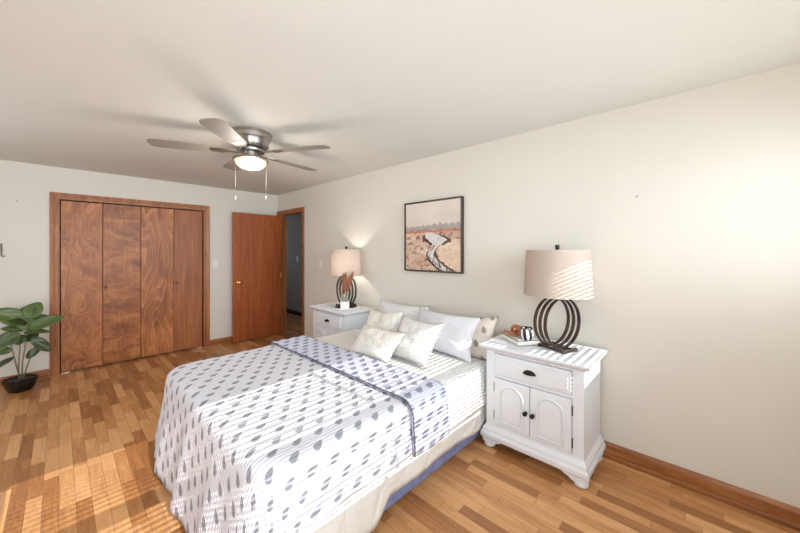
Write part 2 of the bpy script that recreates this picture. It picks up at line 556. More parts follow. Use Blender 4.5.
def base_profile(flip=1):
    return [(0, 0), (.020 * flip, 0), (.020 * flip, .016), (.013 * flip, .022), (.013 * flip, .072), (.006 * flip, .088), (0, .09)]
bm = bmesh.new()
prism(bm, [(YB - a, z) for a, z in base_profile()], 'X', XL, -.076)
prism(bm, [(YB - a, z) for a, z in base_profile()], 'X', 1.573, XR)
struct('baseboard_back', bm, 'trim_wood_x')
bm = bmesh.new()
prism(bm, [(XR - a * 1.25, z * 1.2) for a, z in base_profile()], 'Y', YS, D0 - .075)
struct('baseboard_right', bm, 'trim_wood_y')
bm = bmesh.new()
prism(bm, [(XL + a, z) for a, z in base_profile()], 'Y', YS, YB)
struct('baseboard_left', bm, 'trim_wood_y')

# closet casing
def casing_u(name, plane, lo, hi, top, wdt, axis, thick=.018):
    """door casing of three mitred boards round an opening; plane = wall coordinate, facing -plane"""
    prof = [(0, 0), (wdt, 0), (wdt, -thick), (wdt * .75, -thick), (wdt * .25, -thick * .55), (0, -thick * .5)]
    bm = bmesh.new()
    path = [(lo, 0, -1, 0), (lo, top, -1, 1), (hi, top, 1, 1), (hi, 0, 1, 0)]
    rings = []
    for a, z, da, dz in path:
        ring = []
        for o_, t in prof:
            pa, pz, pt = a + da * o_, z + dz * o_, plane + t
            ring.append(bm.verts.new((pa, pt, pz) if axis == 'X' else (pt, pa, pz)))
        rings.append(ring)
    for r0, r1 in zip(rings, rings[1:]):
        for i in range(len(prof)):
            j = (i + 1) % len(prof)
            bm.faces.new((r0[i], r0[j], r1[j], r1[i]))
    bm.faces.new(rings[0]); bm.faces.new(rings[-1][::-1])
    bmesh.ops.recalc_face_normals(bm, faces=bm.faces)
    return struct(name, bm, 'trim_wood')
casing_u('trim_1', YB, -.009, 1.504, 2.052, .067, 'X')
struct('trim_2', boxes([(-.009, .004, YB, YB + .12, 0, 2.052), (1.491, 1.504, YB, YB + .12, 0, 2.052), (.004, 1.491, YB, YB + .12, 2.045, 2.052)]), 'trim_wood')
casing_u('trim_3', XR, D0, D1, DH - .012, .066, 'Y')
struct('trim_4', boxes([(XR, XR + .12, D0, D0 + .014, 0, DH), (XR, XR + .12, D1 - .014, D1, 0, DH), (XR, XR + .12, D0 + .014, D1 - .014, DH - .014, DH),
                        (XR + .05, XR + .062, D0 + .014, D0 + .03, 0, DH - .014), (XR + .05, XR + .062, D1 - .03, D1 - .014, 0, DH - .014)]), 'trim_wood')

# closet bifold leaves
edges = [.012, .377, .752, 1.122, 1.480]
plys = ['ply1', 'ply2', 'ply3', 'ply4']
for i in range(4):
    d = struct('door_%d' % (i + 2), B(edges[i] + .0025, edges[i + 1] - .0025, YB + .012, YB + .045, .016, 2.032), plys[i], bevel=.002)
    d['label'] = ['closet leaf with swirling oval grain, nearest the potted plant', 'closet leaf with wavy flame grain and small pull',
                  'closet leaf with tall pale cathedral grain', 'closet leaf with straight reddish grain beside the right casing'][i]
    if i in (1, 3):
        bm = lathe(bmesh.new(), [(.004, 0), (.004, .014), (.011, .018), (.011, .026), (.006, .030)], 16, axis='Y')
        bmesh.ops.scale(bm, vec=(1, -1, 1), verts=bm.verts)
        bmesh.ops.scale(bm, vec=(1, 1, 2.2), verts=bm.verts)
        bmesh.ops.recalc_face_normals(bm, faces=bm.faces)
        build('door_pull', bm, 'bronze', d, smooth=True, loc=(edges[i] + .025, YB + .012, .99))
    if i in (0, 3):
        x = edges[0] + .006 if i == 0 else edges[4] - .075
        build('pivot_bracket', B(x, x + .07, YB - .004, YB + .04, .001, .012), 'steel_track', d)
struct('trim_5', B(.004, 1.491, YB + .01, YB + .05, 2.036, 2.045), 'dark_hollow')

# entry door, swung open flat in front of the back wall
door = struct('door_1', B(1.862, 2.628, 5.342, 5.378, .012, 2.045), 'door_wood', bevel=.002)
door['label'] = 'open reddish brown flush door with brass knob'
for side in (1, -1):
    pr = [(.026, 0), (.026, .006), (.010, .010), (.010, .034), (.020, .038), (.027, .050), (.025, .062), (.014, .070), (0, .071)]
    if side < 0:
        pr = [(r_, z_ * .8) for r_, z_ in pr]
    bm = lathe(bmesh.new(), pr, 20, axis='Y')
    bmesh.ops.scale(bm, vec=(1, -side, 1), verts=bm.verts)
    bmesh.ops.recalc_face_normals(bm, faces=bm.faces)
    build('door_knob', bm, 'brass', door, smooth=True, loc=(1.945, 5.342 if side > 0 else 5.378, .945))
build('latch_plate', B(1.859, 1.863, 5.348, 5.372, .915, .975), 'brass', door)
for z in (.22, 1.02, 1.85):
    bm = lathe(bmesh.new(), [(.007, -.045), (.007, .045)], 10)
    build('hinge', bm, 'brass', door, loc=(2.634, 5.345, z))

# window behind the camera, then the side window and glazed door added for fill
struct('window_1', boxes([(WX0, WX1, YS - .075, YS - .045, WZ0, WZ0 + .008), (WX0, WX1, YS - .075, YS - .045, WZ1 - .008, WZ1),
                          (WX0, WX1, YS - .07, YS - .05, 1.627, 1.697), (1.185, 1.215, YS - .07, YS - .05, WZ0, WZ1)]), 'white_paint')
def frame_y(y0, y1, z0, z1, x):
    return [(x, x + .03, y0, y0 + .05, z0, z1), (x, x + .03, y1 - .05, y1, z0, z1), (x, x + .03, y0 + .05, y1 - .05, z0, z0 + .05),
            (x, x + .03, y0 + .05, y1 - .05, z1 - .05, z1), (x + .005, x + .025, (y0 + y1) / 2 - .02, (y0 + y1) / 2 + .02, z0 + .05, z1 - .05)]
struct('added_side_window', boxes(frame_y(2.8, 4.4, .95, 2.05, XL - .08)), 'white_paint')  # invented window out of view, frame for the west fill light
struct('added_glass_door', boxes([(-1.32, -1.26, YS - .08, YS - .04, .01, 2.1), (-.54, -.48, YS - .08, YS - .04, .01, 2.1), (-1.26, -.54, YS - .08, YS - .04, .01, .12),
                          (-1.26, -.54, YS - .08, YS - .04, 2.03, 2.1), (-1.26, -.54, YS - .075, YS - .045, 1.0, 1.05)]), 'white_paint')  # invented glazed door out of view, frame for the south-left fill light
bl = thing('window_blind', 'white mini blind with open level slats in the window behind the camera', 'blind', (1.195, YS - .02, WZ1))
bm = bmesh.new()
z = -.035
while z > -(WZ1 - WZ0) + .02:
    box(bm, -1.395, 1.395, -.0145, .0145, z - .0006, z + .0006)
    z -= .0265
o = build('slats', bm, 'white_plastic', bl)
o['kind'] = 'stuff'
build('headrail', B(-1.4, 1.4, -.016, .016, -.02, -.002), 'white_plastic', bl)
for x in (-1.2, -.4, .4, 1.2):
    build('ladder_cord', B(x - .001, x + .001, -.0165, -.0150, -.82, -.02), 'white_plastic', bl)

# ------------------------------------------------------------------ nightstand (front faces -X)
def nightstand(loc):
    t = thing('nightstand', 'white painted nightstand with drawer and two arched doors, right of the bed', 'nightstand', loc, 0,
              'white nightstands at the head of the bed')
    # carcass, with back-set sides
    bm = boxes([(-.176, .215, -.325, .325, .13, .72)])
    build('body', bm, 'white_paint', t, bevel=.003)
    build('face_frame', boxes([(-.195, -.176, -.325, -.2605, .13, .72), (-.195, -.176, .2605, .325, .13, .72), (-.195, -.176, -.2605, .2605, .13, .1825),
                               (-.195, -.176, -.2605, .2605, .5235, .5445), (-.195, -.176, -.2605, .2605, .6975, .72)]), 'white_paint', t)
    # top with moulded edge
    bm = bmesh.new()
    lay = [(.036, .708), (.026, .716), (.012, .724), (.004, .732), (0, .739), (0, .749), (.003, .755)]
    rings = []
    for o_, z_ in lay:
        x0, x1, y0, y1 = -.232 + o_, .222, -.366 + o_, .366 - o_
        rings.append([bm.verts.new(p) for p in ((x0, y0, z_), (x1, y0, z_), (x1, y1, z_), (x0, y1, z_))])
    for a, b in zip(rings, rings[1:]):
        for i in range(4):
            j = (i + 1) % 4
            bm.faces.new((a[i], a[j], b[j], b[i]))
    bm.faces.new(rings[0][::-1]); bm.faces.new(rings[-1])
    build('top', bm, 'white_paint', t)
    # moulded plinth
    bm = bmesh.new()
    lay = [(.030, .068), (.004, .070), (0, .078), (0, .102), (.006, .112), (.010, .118), (.012, .134), (.022, .150), (.030, .160), (.032, .172)]
    rings = []
    for o_, z_ in lay:
        x0, x1, y0, y1 = -.228 + o_, .218, -.358 + o_, .358 - o_
        rings.append([bm.verts.new(p) for p in ((x0, y0, z_), (x1, y0, z_), (x1, y1, z_), (x0, y1, z_))])
    for a, b in zip(rings, rings[1:]):
        for i in range(4):
            j = (i + 1) % 4
            bm.faces.new((a[i], a[j], b[j], b[i]))
    bm.faces.new(rings[0][::-1]); bm.faces.new(rings[-1])
    build('plinth', bm, 'white_paint', t, bevel=.002)
    # scalloped apron in front and at the sides
    def scal(w):
        half = [(w, .072), (w, .040), (w - .035, .038), (w - .055, .030), (w - .085, .034), (w - .105, .048), (w - .125, .052), (w - .145, .066), (w - .16, .0715)]
        return half + [(-a, b) for a, b in half[::-1]]
    bm = bmesh.new()
    prism(bm, scal(.345), 'X', -.216, -.196)
    for sy in (-1, 1):
        pts = [(a * .6 + .0, b) for a, b in scal(.345)]
        prism(bm, pts, 'Y', sy * .346 - (.018 if sy > 0 else 0), sy * .346 + (.018 if sy < 0 else 0))
    build('apron', bm, 'white_paint', t)
    foot_prof = [(.022, 0), (.036, .004), (.043, .016), (.041, .030), (.030, .040), (.028, .046), (.036, .050), (.036, .070)]
    for x, y in ((-.178, -.305), (-.178, .305), (.165, -.305), (.165, .305)):
        build('foot', lathe(bmesh.new(), foot_prof, 24), 'white_paint', t, smooth=True, loc=(x, y, 0))
    # drawer
    xf = -.195
    bm = B(xf - .010, xf + .017, -.256, .256, .549, .693)
    d = build('drawer', bm, 'white_paint', t, bevel=.003)
    build('drawer_panel', B(xf - .015, xf - .009, -.238, .238, .566, .676), 'white_paint', d, bevel=.004)
    # cup pull
    bm = bmesh.new()
    n = 14
    rings = []
    for i in range(7):
        a = (PI / 2) * i / 6
        r_ = .040 * math.cos(a)
        x_ = -.024 * math.sin(a)
        rings.append([bm.verts.new((x_, r_ * math.cos(PI * k / n), r_ * .62 * math.sin(PI * k / n))) for k in range(n + 1)])
    for a, b in zip(rings, rings[1:]):
        for k in range(n):
            bm.faces.new((a[k], a[k + 1], b[k + 1], b[k]))
    box(bm, -.001, .003, -.046, .046, -.002, .004)
    pull = build('cup_pull', bm, 'black_metal', d, loc=(xf - .015, 0, .610), smooth=True)
    pull.modifiers.new('s', 'SOLIDIFY').thickness = .003
    # doors
    for s in (1, -1):
        y0, y1 = sorted((s * .0025, s * .2565))
        dd = build('door', B(xf - .012, xf + .017, y0, y1, .187, .519), 'white_paint', t, bevel=.003)
        yc = (y0 + y1) / 2
        hw, zb, zs = .082, .214, .405
        arch = [(hw, zb)] + [(hw, zs)] + [(hw * math.cos(a), zs + .075 * math.sin(a)) for a in [PI * k / 16 for k in range(1, 16)]] + [(-hw, zs), (-hw, zb)]
        path = [(xf - .0125, yc + a, b) for a, b in arch]
        dense = []
        for p, q in zip(path, path[1:] + path[:1]):
            p, q = Vector(p), Vector(q)
            m_ = max(1, int((q - p).length / .05))
            dense += [p.lerp(q, k / m_) for k in range(m_)]
        build('arched_moulding', tube(bmesh.new(), dense, .0085, 8, closed=True), 'white_paint', dd, smooth=True, angle=180)
        inner = [(a * .83, zb + .016 + (b - zb) * .90) for a, b in arch]
        build('arched_panel', prism(bmesh.new(), [(yc + a, b) for a, b in inner], 'X', xf - .019, xf - .010), 'white_paint', dd, bevel=.005)
        kb = lathe(bmesh.new(), [(.011, 0), (.011, .003), (.006, .006), (.006, .014), (.013, .019), (.0155, .026), (.012, .033), (0, .035)], 18, axis='X')
        bmesh.ops.scale(kb, vec=(-1, 1, 1), verts=kb.verts)
        bmesh.ops.recalc_face_normals(kb, faces=kb.faces)
        build('knob', kb, 'black_metal', dd, smooth=True, loc=(xf - .012, s * .024, .342))
        for z_ in (.450, .250):
            build('hinge', boxes([(xf - .006, xf + .001, min(s * .258, s * .264), max(s * .258, s * .264), z_ - .032, z_ + .032)]), 'black_metal', dd, bevel=.001)
    return t
ns1 = nightstand((2.388, .870, 0))
ns2 = copy_tree(ns1)
ns2.location = (2.388, 3.255, 0)
ns2['label'] = 'white painted nightstand between the bed and the doorway, holding the lit lamp'

# ------------------------------------------------------------------ cloth draping
def drape(name, x0, x1, y0, y1, zt, foot, near, far, mat, parent=None, rc=.10, r=.055, flare=.06, wave=.012, wk=17.0, step=.025,
          thick=.010, seed=0, top_noise=.006, hem=.0, nearf=None):
    """a cloth lying on a bed top and hanging over foot (-X), near (-Y) and far (+Y) sides; UV are metres on the cloth"""
    bm = bmesh.new()
    uvl = bm.loops.layers.uv.new('UVMap')
    rx = rc if foot else 0.0
    xi = x0 + rx
    yi0, yi1 = y0 + rc, y1 - rc
    arc = r * PI / 2
    Af = rc + (arc + foot - r if foot else 0)
    def over(h_): return rc + (arc + h_ - r if h_ > 0 else -.0)
    An, Aw = over(near), over(far)
    xs = []
    if foot:
        n = int(Af / step)
        xs += [(-Af * (1 - i / n)) for i in range(n)]
    n = int((x1 - xi) / step)
    xs += [(x1 - xi) * i / n for i in range(n + 1)]
    ys = []
    n = int(An / step); ys += [(-An * (1 - i / n)) for i in range(n)]
    n = int((yi1 - yi0) / step); ys += [(yi1 - yi0) * i / n for i in range(n)]
    n = int(Aw / step); W_ = yi1 - yi0
    ys += [W_ + Aw * i / n for i in range(n + 1)]
    grid = []
    for s_ in xs:
        row = []
        for t_ in ys:
            a = max(0, -s_)
            side = -1 if t_ < 0 else (1 if t_ > W_ else 0)
            b = -t_ if side < 0 else (t_ - W_ if side > 0 else 0)
            Bm = An if side < 0 else Aw
            bx = xi + max(0, s_)
            by = yi0 + min(max(t_, 0), W_)
            an, bn = (a / Af if Af else 0), (b / Bm if Bm else 0)
            mx = max(an, bn)
            if mx <= 0:
                nx = ny = 0.0; D = 0.0
            else:
                th = (PI / 4) * (bn / an) if an >= bn else PI / 2 - (PI / 4) * (an / bn)
                th_ = th
                nx, ny = -math.cos(th_), side * math.sin(th_)
                lim = Af * math.cos(th) ** 2 + Bm * math.sin(th) ** 2
                D = mx * lim
            d = D - rc
            ux, uy = bx + nx * D, by + ny * D
            if d <= 0:
                px_, py_, pz = ux, uy, zt
            else:
                if nearf and side < 0 and d > arc:
                    d = arc + (d - arc) * nearf(ux)
                if d < arc:
                    hz, vt = r * math.sin(d / r), r * (1 - math.cos(d / r)); hang = 0
                else:
                    hang = d - arc
                    hz, vt = r + flare * hang, r + hang * math.sqrt(1 - flare * flare)
                hang_t = min(1.0, hang / .4)
                pp = (bx + nx * .25) + side * -(0 if side == 0 else 1) * 0 + (-(by + ny * .25) if side <= 0 else (by + ny * .25))
                wv = wave * (math.sin(wk * pp + seed) + .55 * math.sin(wk * 1.83 * pp + 1.3 + seed * 2)) * hang_t
                hz += wv + (.012 * hang_t)
                px_, py_ = bx + nx * (rc + hz), by + ny * (rc + hz)
                pz = zt - vt
                if hem and hang > 0:
                    pz += hem * hang_t * math.sin(9 * pp + seed)
            k = noise.noise(Vector((px_ * 3.1 + seed, py_ * 3.1, pz * 3)))
            k2 = noise.noise(Vector((px_ * 9 + seed, py_ * 9, pz * 5)))
            pz += top_noise * (k + .4 * k2)
            row.append((bm.verts.new((px_, py_, max(pz, .012))), (ux, uy)))
        grid.append(row)
    for i in range(len(xs) - 1):
        for j in range(len(ys) - 1):
            q = [grid[i][j], grid[i + 1][j], grid[i + 1][j + 1], grid[i][j + 1]]
            f = bm.faces.new([v[0] for v in q])
            for lp, v in zip(f.loops, q): lp[uvl].uv = v[1]
    bmesh.ops.recalc_face_normals(bm, faces=bm.faces)
    o = build(name, bm, mat, parent, smooth=True, angle=180)
    if thick:
        s = o.modifiers.new('thickness', 'SOLIDIFY')
        s.thickness = thick; s.offset = 0
    return o

# ------------------------------------------------------------------ bed
BX0, BX1, BY0, BY1 = .60, 2.60, 1.265, 2.79
bed = thing('bed', 'queen bed made up with white bedding against the cream wall', 'bed', ((BX0 + BX1) / 2, (BY0 + BY1) / 2, 0))
hx, hy = (BX1 - BX0) / 2, (BY1 - BY0) / 2
build('box_spring', B(-hx, hx, -hy, hy, .022, .28), 'box_blue', bed, bevel=.02, seg=3)
bm = B(-hx + .005, hx, -hy + .005, hy - .005, .292, .548)
build('mattress', bm, 'mattress', bed, bevel=.045, seg=4, smooth=True)
for x in (-hx + .12, 0, hx - .12):
    for y in (-hy + .12, hy - .12):
        build('foot', lathe(bmesh.new(), [(.022, 0), (.022, .022)], 12, (x, y, 0)), 'black_metal', bed)

def low_corner(x):
    f_ = max(0.0, min(1.0, (1.24 - x) / .14))
    return 1 + .27 * f_ * f_ * (3 - 2 * f_)
cov = drape('coverlet', .585, 2.46, 1.285, 2.795, .556, .42, .432, .42, 'coverlet', rc=.09, r=.035, flare=.0, wave=.007, wk=11, thick=.006, seed=3, hem=.012, nearf=low_corner)
tag(cov, 'puffy cream coverlet hanging below the leaf print quilt over the blue base', 'coverlet')
rib = drape('ribbed_blanket', 1.34, 2.30, 1.275, 2.81, .574, 0, .30, .31, 'ribbed', rc=.09, r=.045, flare=.03, wave=.004, wk=13, thick=.008, seed=5, hem=.006)
tag(rib, 'white ribbed blanket showing between the folded quilt and the pillows', 'blanket')
q = drape('quilt', .575, 1.62, 1.258, 2.822, .592, .565, .275, .35, 'quilt', rc=.11, r=.06, flare=.13, wave=.013, wk=15, thick=.010, seed=1.2)
tag(q, 'white quilt printed with grey leaf spots covering the foot of the bed', 'quilt')
fb = drape('folded_band', 1.33, 1.645, 1.245, 2.837, .614, 0, .295, .36, 'quilt_back', q, rc=.11, r=.075, flare=.06, wave=.006, wk=14, thick=.014, seed=2.2, top_noise=.007)
fb['label'] = 'turned-back band of the quilt with larger darker spots'
# dark binding on the band's free edge
def edge_curve(x, y0, y1, zt, near, far, rc, r, flare):
    pts = []
    arc = r * PI / 2
    def side(h_, yb, s):
        out = []
        L = arc + h_ - r
        for i in range(15):
            d = L * i / 14
            if d < arc: hz, vt = r * math.sin(d / r), r * (1 - math.cos(d / r))
            else: hz, vt = r + flare * (d - arc) + .006, r + (d - arc)
            out.append((x, yb + s * (hz + .004), zt - vt + .008))
        return out
    a = side(near, y0, -1)[::-1]
    b = side(far, y1, 1)
    top = [(x, y0 + (y1 - y0) * i / 24, zt + .010 + .005 * noise.noise(Vector((x * 3.1 + 2.2, (y0 + (y1 - y0) * i / 24) * 3.1, zt * 3)))) for i in range(1, 24)]
    return a + top + b
bm = tube(bmesh.new(), edge_curve(1.327, 1.245, 2.837, .607, .29, .355, .11, .075, .06), .0042, 6)
build('binding', bm, 'binding', fb, smooth=True, angle=180)

# ------------------------------------------------------------------ pillows
def pillow(name, label, bc, ux, up, w_, h_, t_, mat, cat='pillow', trim=None, seed=0, uvs=1.0, sag=0.0, pinch=.13, flange=0.0, ripple=.007):
    """bc = middle of bottom edge, ux = direction along the width, up = direction up the face"""
    ux, up = Vector(ux).normalized(), Vector(up).normalized()
    up = (up - ux * up.dot(ux)).normalized()
    nrm = ux.cross(up).normalized()
    if nrm.x > 0: nrm = -nrm
    bc = Vector(bc)
    c = bc + up * h_ / 2
    bm = bmesh.new()
    uvl = bm.loops.layers.uv.new('UVMap')
    N = 26
    def P(i, j, side):
        u, v = -1 + 2 * i / N, -1 + 2 * j / N
        x = u * w_ / 2 * (1 - pinch * (1 - v * v) ** 1.0)
        y = v * h_ / 2 * (1 - pinch * (1 - u * u) ** 1.0)
        y -= sag * (1 - u * u) * (v + 1) / 2
        e = max(0, (1 - abs(u) ** 2.6)) * max(0, (1 - abs(v) ** 2.6))
        th = t_ / 2 * e ** .55
        k = noise.noise(Vector((u * 1.9 + seed * 3.1, v * 1.9, side * 2.0 + seed)))
        k2 = noise.noise(Vector((u * 5 + seed, v * 5 + seed, side)))
        th += (ripple * k * 2.2 + ripple * k2) * (e ** .4)
        wob = .006 * math.sin(7 * u + seed) * (1 - abs(v)) 
        return c + ux * x + up * (y) + nrm * (side * th + .010 * math.sin(2.3 * u + seed) * v), ((x + seed) * uvs, y * uvs)
    V = {}
    for side in (1, -1):
        for i in range(N + 1):
            for j in range(N + 1):
                if side == -1 and (i in (0, N) or j in (0, N)):
                    V[(i, j, side)] = V[(i, j, 1)]
                else:
                    p, uv = P(i, j, side if not (i in (0, N) or j in (0, N)) else 0)
                    V[(i, j, side)] = (bm.verts.new(p), uv)
    for side in (1, -1):
        for i in range(N):
            for j in range(N):
                q_ = [V[(i, j, side)], V[(i + 1, j, side)], V[(i + 1, j + 1, side)], V[(i, j + 1, side)]]
                try:
                    f = bm.faces.new([a[0] for a in q_])
                    for lp, a in zip(f.loops, q_): lp[uvl].uv = a[1]
                except ValueError:
                    pass
    bmesh.ops.recalc_face_normals(bm, faces=bm.faces)
    edge = [V[(i, 0, 1)][0].co.copy() for i in range(N)] + [V[(N, j, 1)][0].co.copy() for j in range(N)] + \
           [V[(i, N, 1)][0].co.copy() for i in range(N, 0, -1)] + [V[(0, j, 1)][0].co.copy() for j in range(N, 0, -1)]
    o = build(name, bm, mat, smooth=True, angle=180)
    tag(o, label, cat, 'pillows at the head of the bed')
    if trim:
        build('piping', tube(bmesh.new(), edge, .005, 6, closed=True), trim, o, smooth=True, angle=180)
    return o

Y_ = (0, 1, 0)
pillow('bed_pillow', 'plain white bed pillow leaning on the wall, nearest the far nightstand', (2.40, 2.33, .585), (0.02, 1, 0.0), (.30, 0, 1), .72, .33, .16, 'pillow_white', seed=1, sag=.01)
pillow('bed_pillow', 'large pale lavender-white pillow leaning against the leaf print pillow', (2.20, 1.66, .572), (0.06, 1, 0), (.42, 0, 1), .70, .365, .15, 'pillow_lavender', seed=2)
pillow('bed_pillow', 'cream pillow printed with brown leaf spots, next to the near nightstand', (2.335, 1.525, .530), (-.02, 1, -.13), (.52, 0, 1), .64, .37, .12, 'sham', seed=3)
pillow('cushion', 'cream linen cushion in the middle row on the far side', (1.99, 2.20, .585), (0.05, 1, -.07), (.50, 0, 1), .50, .33, .14, 'pillow_cream', seed=4)
pillow('cushion', 'ribbed white cushion with stitched edge in the middle of the pile', (1.84, 1.70, .588), (0.12, 1, -.03), (.74, 0, 1), .48, .36, .14, 'pillow_ribbed', seed=5, trim='cream_trim')
pillow('cushion', 'linen cushion with a stitched edge lying foremost on the blanket', (1.66, 1.955, .594), (-.03, 1, -.02), (1.15, 0, 1), .50, .30, .13, 'pillow_linen', seed=6, trim='cream_trim')

# ------------------------------------------------------------------ table lamps
def lamp(loc, rz, lit, label, rs=1.0):
    t = thing('table_lamp', label, 'lamp', loc, 0, 'hoop lamps on the nightstands')
    base = build('base', boxes([(-.095, .095, -.062, -.046, .004, .016), (-.095, .095, .046, .062, .004, .016),
                                (-.103, -.087, -.075, .075, 0, .022), (.087, .103, -.075, .075, 0, .022), (-.075, .075, -.012, .012, .010, .022)]),
                 'bronze', t, bevel=.002, rot=(0, 0, rz))
    Rr = .170
    for dx in (-.042, 0, .042):
        bm = bmesh.new()
        for e in (-.0085, .0085):
            pts = [(dx + e, Rr * math.cos(2 * PI * k / 56), Rr * math.sin(2 * PI * k / 56)) for k in range(56)]
            tube(bm, pts, .0045, 6, closed=True)
        # thin band joining the pair of rods
        for k in range(56):
            a0, a1 = 2 * PI * k / 56, 2 * PI * (k + 1) / 56
            v = [bm.verts.new((dx + ee, rr_ * math.cos(a), rr_ * math.sin(a))) for ee in (-.008, .008) for rr_ in (Rr - .0012, Rr + .0012) for a in (a0, a1)]
            bm.faces.new((v[0], v[1], v[5], v[4])); bm.faces.new((v[2], v[6], v[7], v[3]))
        build('hoop', bm, 'bronze', t, smooth=True, loc=(0, 0, .190), rot=(0, 0, rz))
    build('top_plate', B(-.075, .075, -.014, .014, .358, .368), 'bronze', t, bevel=.002, rot=(0, 0, rz))
    build('stem', lathe(bmesh.new(), [(.008, .362), (.008, .40), (.016, .405), (.016, .45), (.006, .455), (.006, .69), (.003, .70)], 16), 'bronze', t, smooth=True)
    build('finial', lathe(bmesh.new(), [(.006, .69), (.013, .695), (.015, .715), (.013, .728), (0, .730)], 16), 'black_metal', t, smooth=True)
    # drum shade
    bm = bmesh.new()
    n = 64
    zb, zt, rb, rt = .378, .690, .220 * rs, .203 * rs
    rings = [[bm.verts.new((rr_ * math.cos(2 * PI * k / n), rr_ * math.sin(2 * PI * k / n), zz)) for k in range(n)]
             for rr_, zz in [(rb + (rt - rb) * i / 6, zb + (zt - zb) * i / 6) for i in range(7)]]
    for a, b in zip(rings, rings[1:]):
        for k in range(n):
            j = (k + 1) % n
            bm.faces.new((a[k], a[j], b[j], b[k]))
    sh = build('lamp_shade', bm, 'shade', t, smooth=True, angle=180)
    bm = bmesh.new()
    for rr_, zz in ((rb, zb), (rt, zt)):
        b2 = tube(bmesh.new(), [(rr_ * math.cos(2 * PI * k / n), rr_ * math.sin(2 * PI * k / n), zz) for k in range(n)], .0028, 6, closed=True)
        build('shade_ring', b2, 'cream_trim', sh, smooth=True)
    for k in range(3):
        a = 2 * PI * k / 3
        tube(bm, [(0, 0, .685), (rt * math.cos(a), rt * math.sin(a), zt - .004)], .0018, 5)
    build('shade_spider', bm, 'bronze', sh, smooth=True)
    bulb = lathe(bmesh.new(), [(.013, .41), (.016, .43), (.028, .455), (.028, .475), (.016, .490), (0, .494)], 20)
    build('bulb', bulb, 'bulb' if lit else 'white_ceramic', t, smooth=True)
    if lit:
        l = light('POINT', 'lamp_light', (loc[0], loc[1], loc[2] + .53), 6.0, (1.0, .93, .84), shadow_soft_size=.03)
    return t
lamp((2.405, .765, .755), R(69), False, 'hoop based table lamp with sunlit striped drum shade on the near nightstand')
lamp((2.44, 3.235, .7675), R(-10), True, 'hoop based table lamp, switched on, on the far nightstand', .84)

# ------------------------------------------------------------------ books, chain, cup on the near nightstand
def book(name, label, loc, rz, lx, ly, lz, cover, group=None):
    t = thing(name, label, 'book', loc, rz, group)
    build('pages', B(-lx / 2 + .003, lx / 2 - .003, -ly / 2 + .002, ly / 2 - .003, .0025, lz - .0025), 'paper', t)
    build('cover', boxes([(-lx / 2, lx / 2, -ly / 2, ly / 2, 0, .0025), (-lx / 2, lx / 2, -ly / 2, ly / 2, lz - .0025, lz),
                          (-lx / 2, lx / 2, ly / 2 - .0025, ly / 2, .0025, lz - .0025)]), cover, t)
    return t
BKR = R(53.7 + 180)
bk = book('book', 'thick book with black cover edges lying under the wooden chain and striped cup', (2.412, 1.030, .755), BKR, .235, .180, .036, 'black_cover')
build('cover_panel', B(-.108, .108, -.082, .082, .0358, .0372), 'white_ceramic', bk)
bt = .755 + .0372
# carved wooden chain: three interlocked links
ch = thing('chain_ornament', 'brown carved wooden chain links resting on the books', 'ornament', (2.395, 1.075, bt), R(10))
ch.scale = (1.25, 1.25, 1.25)
def link(c, rot, a=.034, b=.026, rad=.0095):
    pts = [Vector((a * math.cos(2 * PI * k / 28), b * math.sin(2 * PI * k / 28), 0)) for k in range(28)]
    mt = Matrix.Rotation(rot[2], 3, 'Z') @ Matrix.Rotation(rot[1], 3, 'Y') @ Matrix.Rotation(rot[0], 3, 'X')
    bm = tube(bmesh.new(), [mt @ p for p in pts], rad, 10, closed=True)
    return build('link', bm, 'chain_wood', ch, smooth=True, angle=180, loc=c)
link((0, .022, .017), (R(14), 0, R(80)))
link((.004, -.018, .036), (R(78), R(12), R(70)))
link((.004, -.042, .030), (R(40), R(8), R(60)), a=.032)
# striped cup lying open to the side
cup = thing('striped_cup', 'black and white striped cup standing on the books beside the wooden chain', 'cup', (2.365, .965, bt))
cup.scale = (1.15, 1.15, 1.3)
bm = lathe(bmesh.new(), [(.030, 0), (.037, .006), (.043, .024), (.042, .046), (.036, .062), (.033, .064), (.038, .046), (.038, .024), (.030, .008), (0, .007)], 32)
build('bowl', bm, 'mug', cup, smooth=True)
bm = tube(bmesh.new(), [(.036, 0, .060), (.0, .036, .066), (-.036, 0, .066), (0, -.036, .062)], .003, 6, closed=True)
pts = [(.0345 * math.cos(2 * PI * k / 28), .0345 * math.sin(2 * PI * k / 28), .0635) for k in range(28)]
bm = tube(bmesh.new(), pts, .0035, 6, closed=True)
build('rim', bm, 'black_pot', cup, smooth=True)

# ------------------------------------------------------------------ tray and vase with dried leaves on the far nightstand
tr = thing('tray', 'white rimmed tray with black inlay under the lit lamp and white vase', 'tray', (2.39, 3.175, .755), R(53))
def ngon(n, r_, z0, z1, rot=0.0, sy=1.0):
    return prism(bmesh.new(), [(r_ * math.cos(2 * PI * k / n + rot), r_ * sy * math.sin(2 * PI * k / n + rot)) for k in range(n)], 'Z', z0, z1)
build('tray_body', ngon(6, .165, 0, .0115, R(30)), 'white_ceramic', tr, bevel=.002)
build('inlay', ngon(6, .148, .0110, .0125, R(30)), 'black_cover', tr)
VX, VY, VZ = 2.312, 3.090, .7675
va = thing('vase', 'small square white vase holding dried leaves on the tray', 'vase', (VX, VY, VZ), R(-37))
build('vase_body', boxes([(-.050, .050, -.050, -.044, 0, .085), (-.050, .050, .044, .050, 0, .085), (-.050, -.044, -.044, .044, 0, .085),
                          (.044, .050, -.044, .044, 0, .085), (-.044, .044, -.044, .044, 0, .006)]), 'white_ceramic', va, bevel=.002)
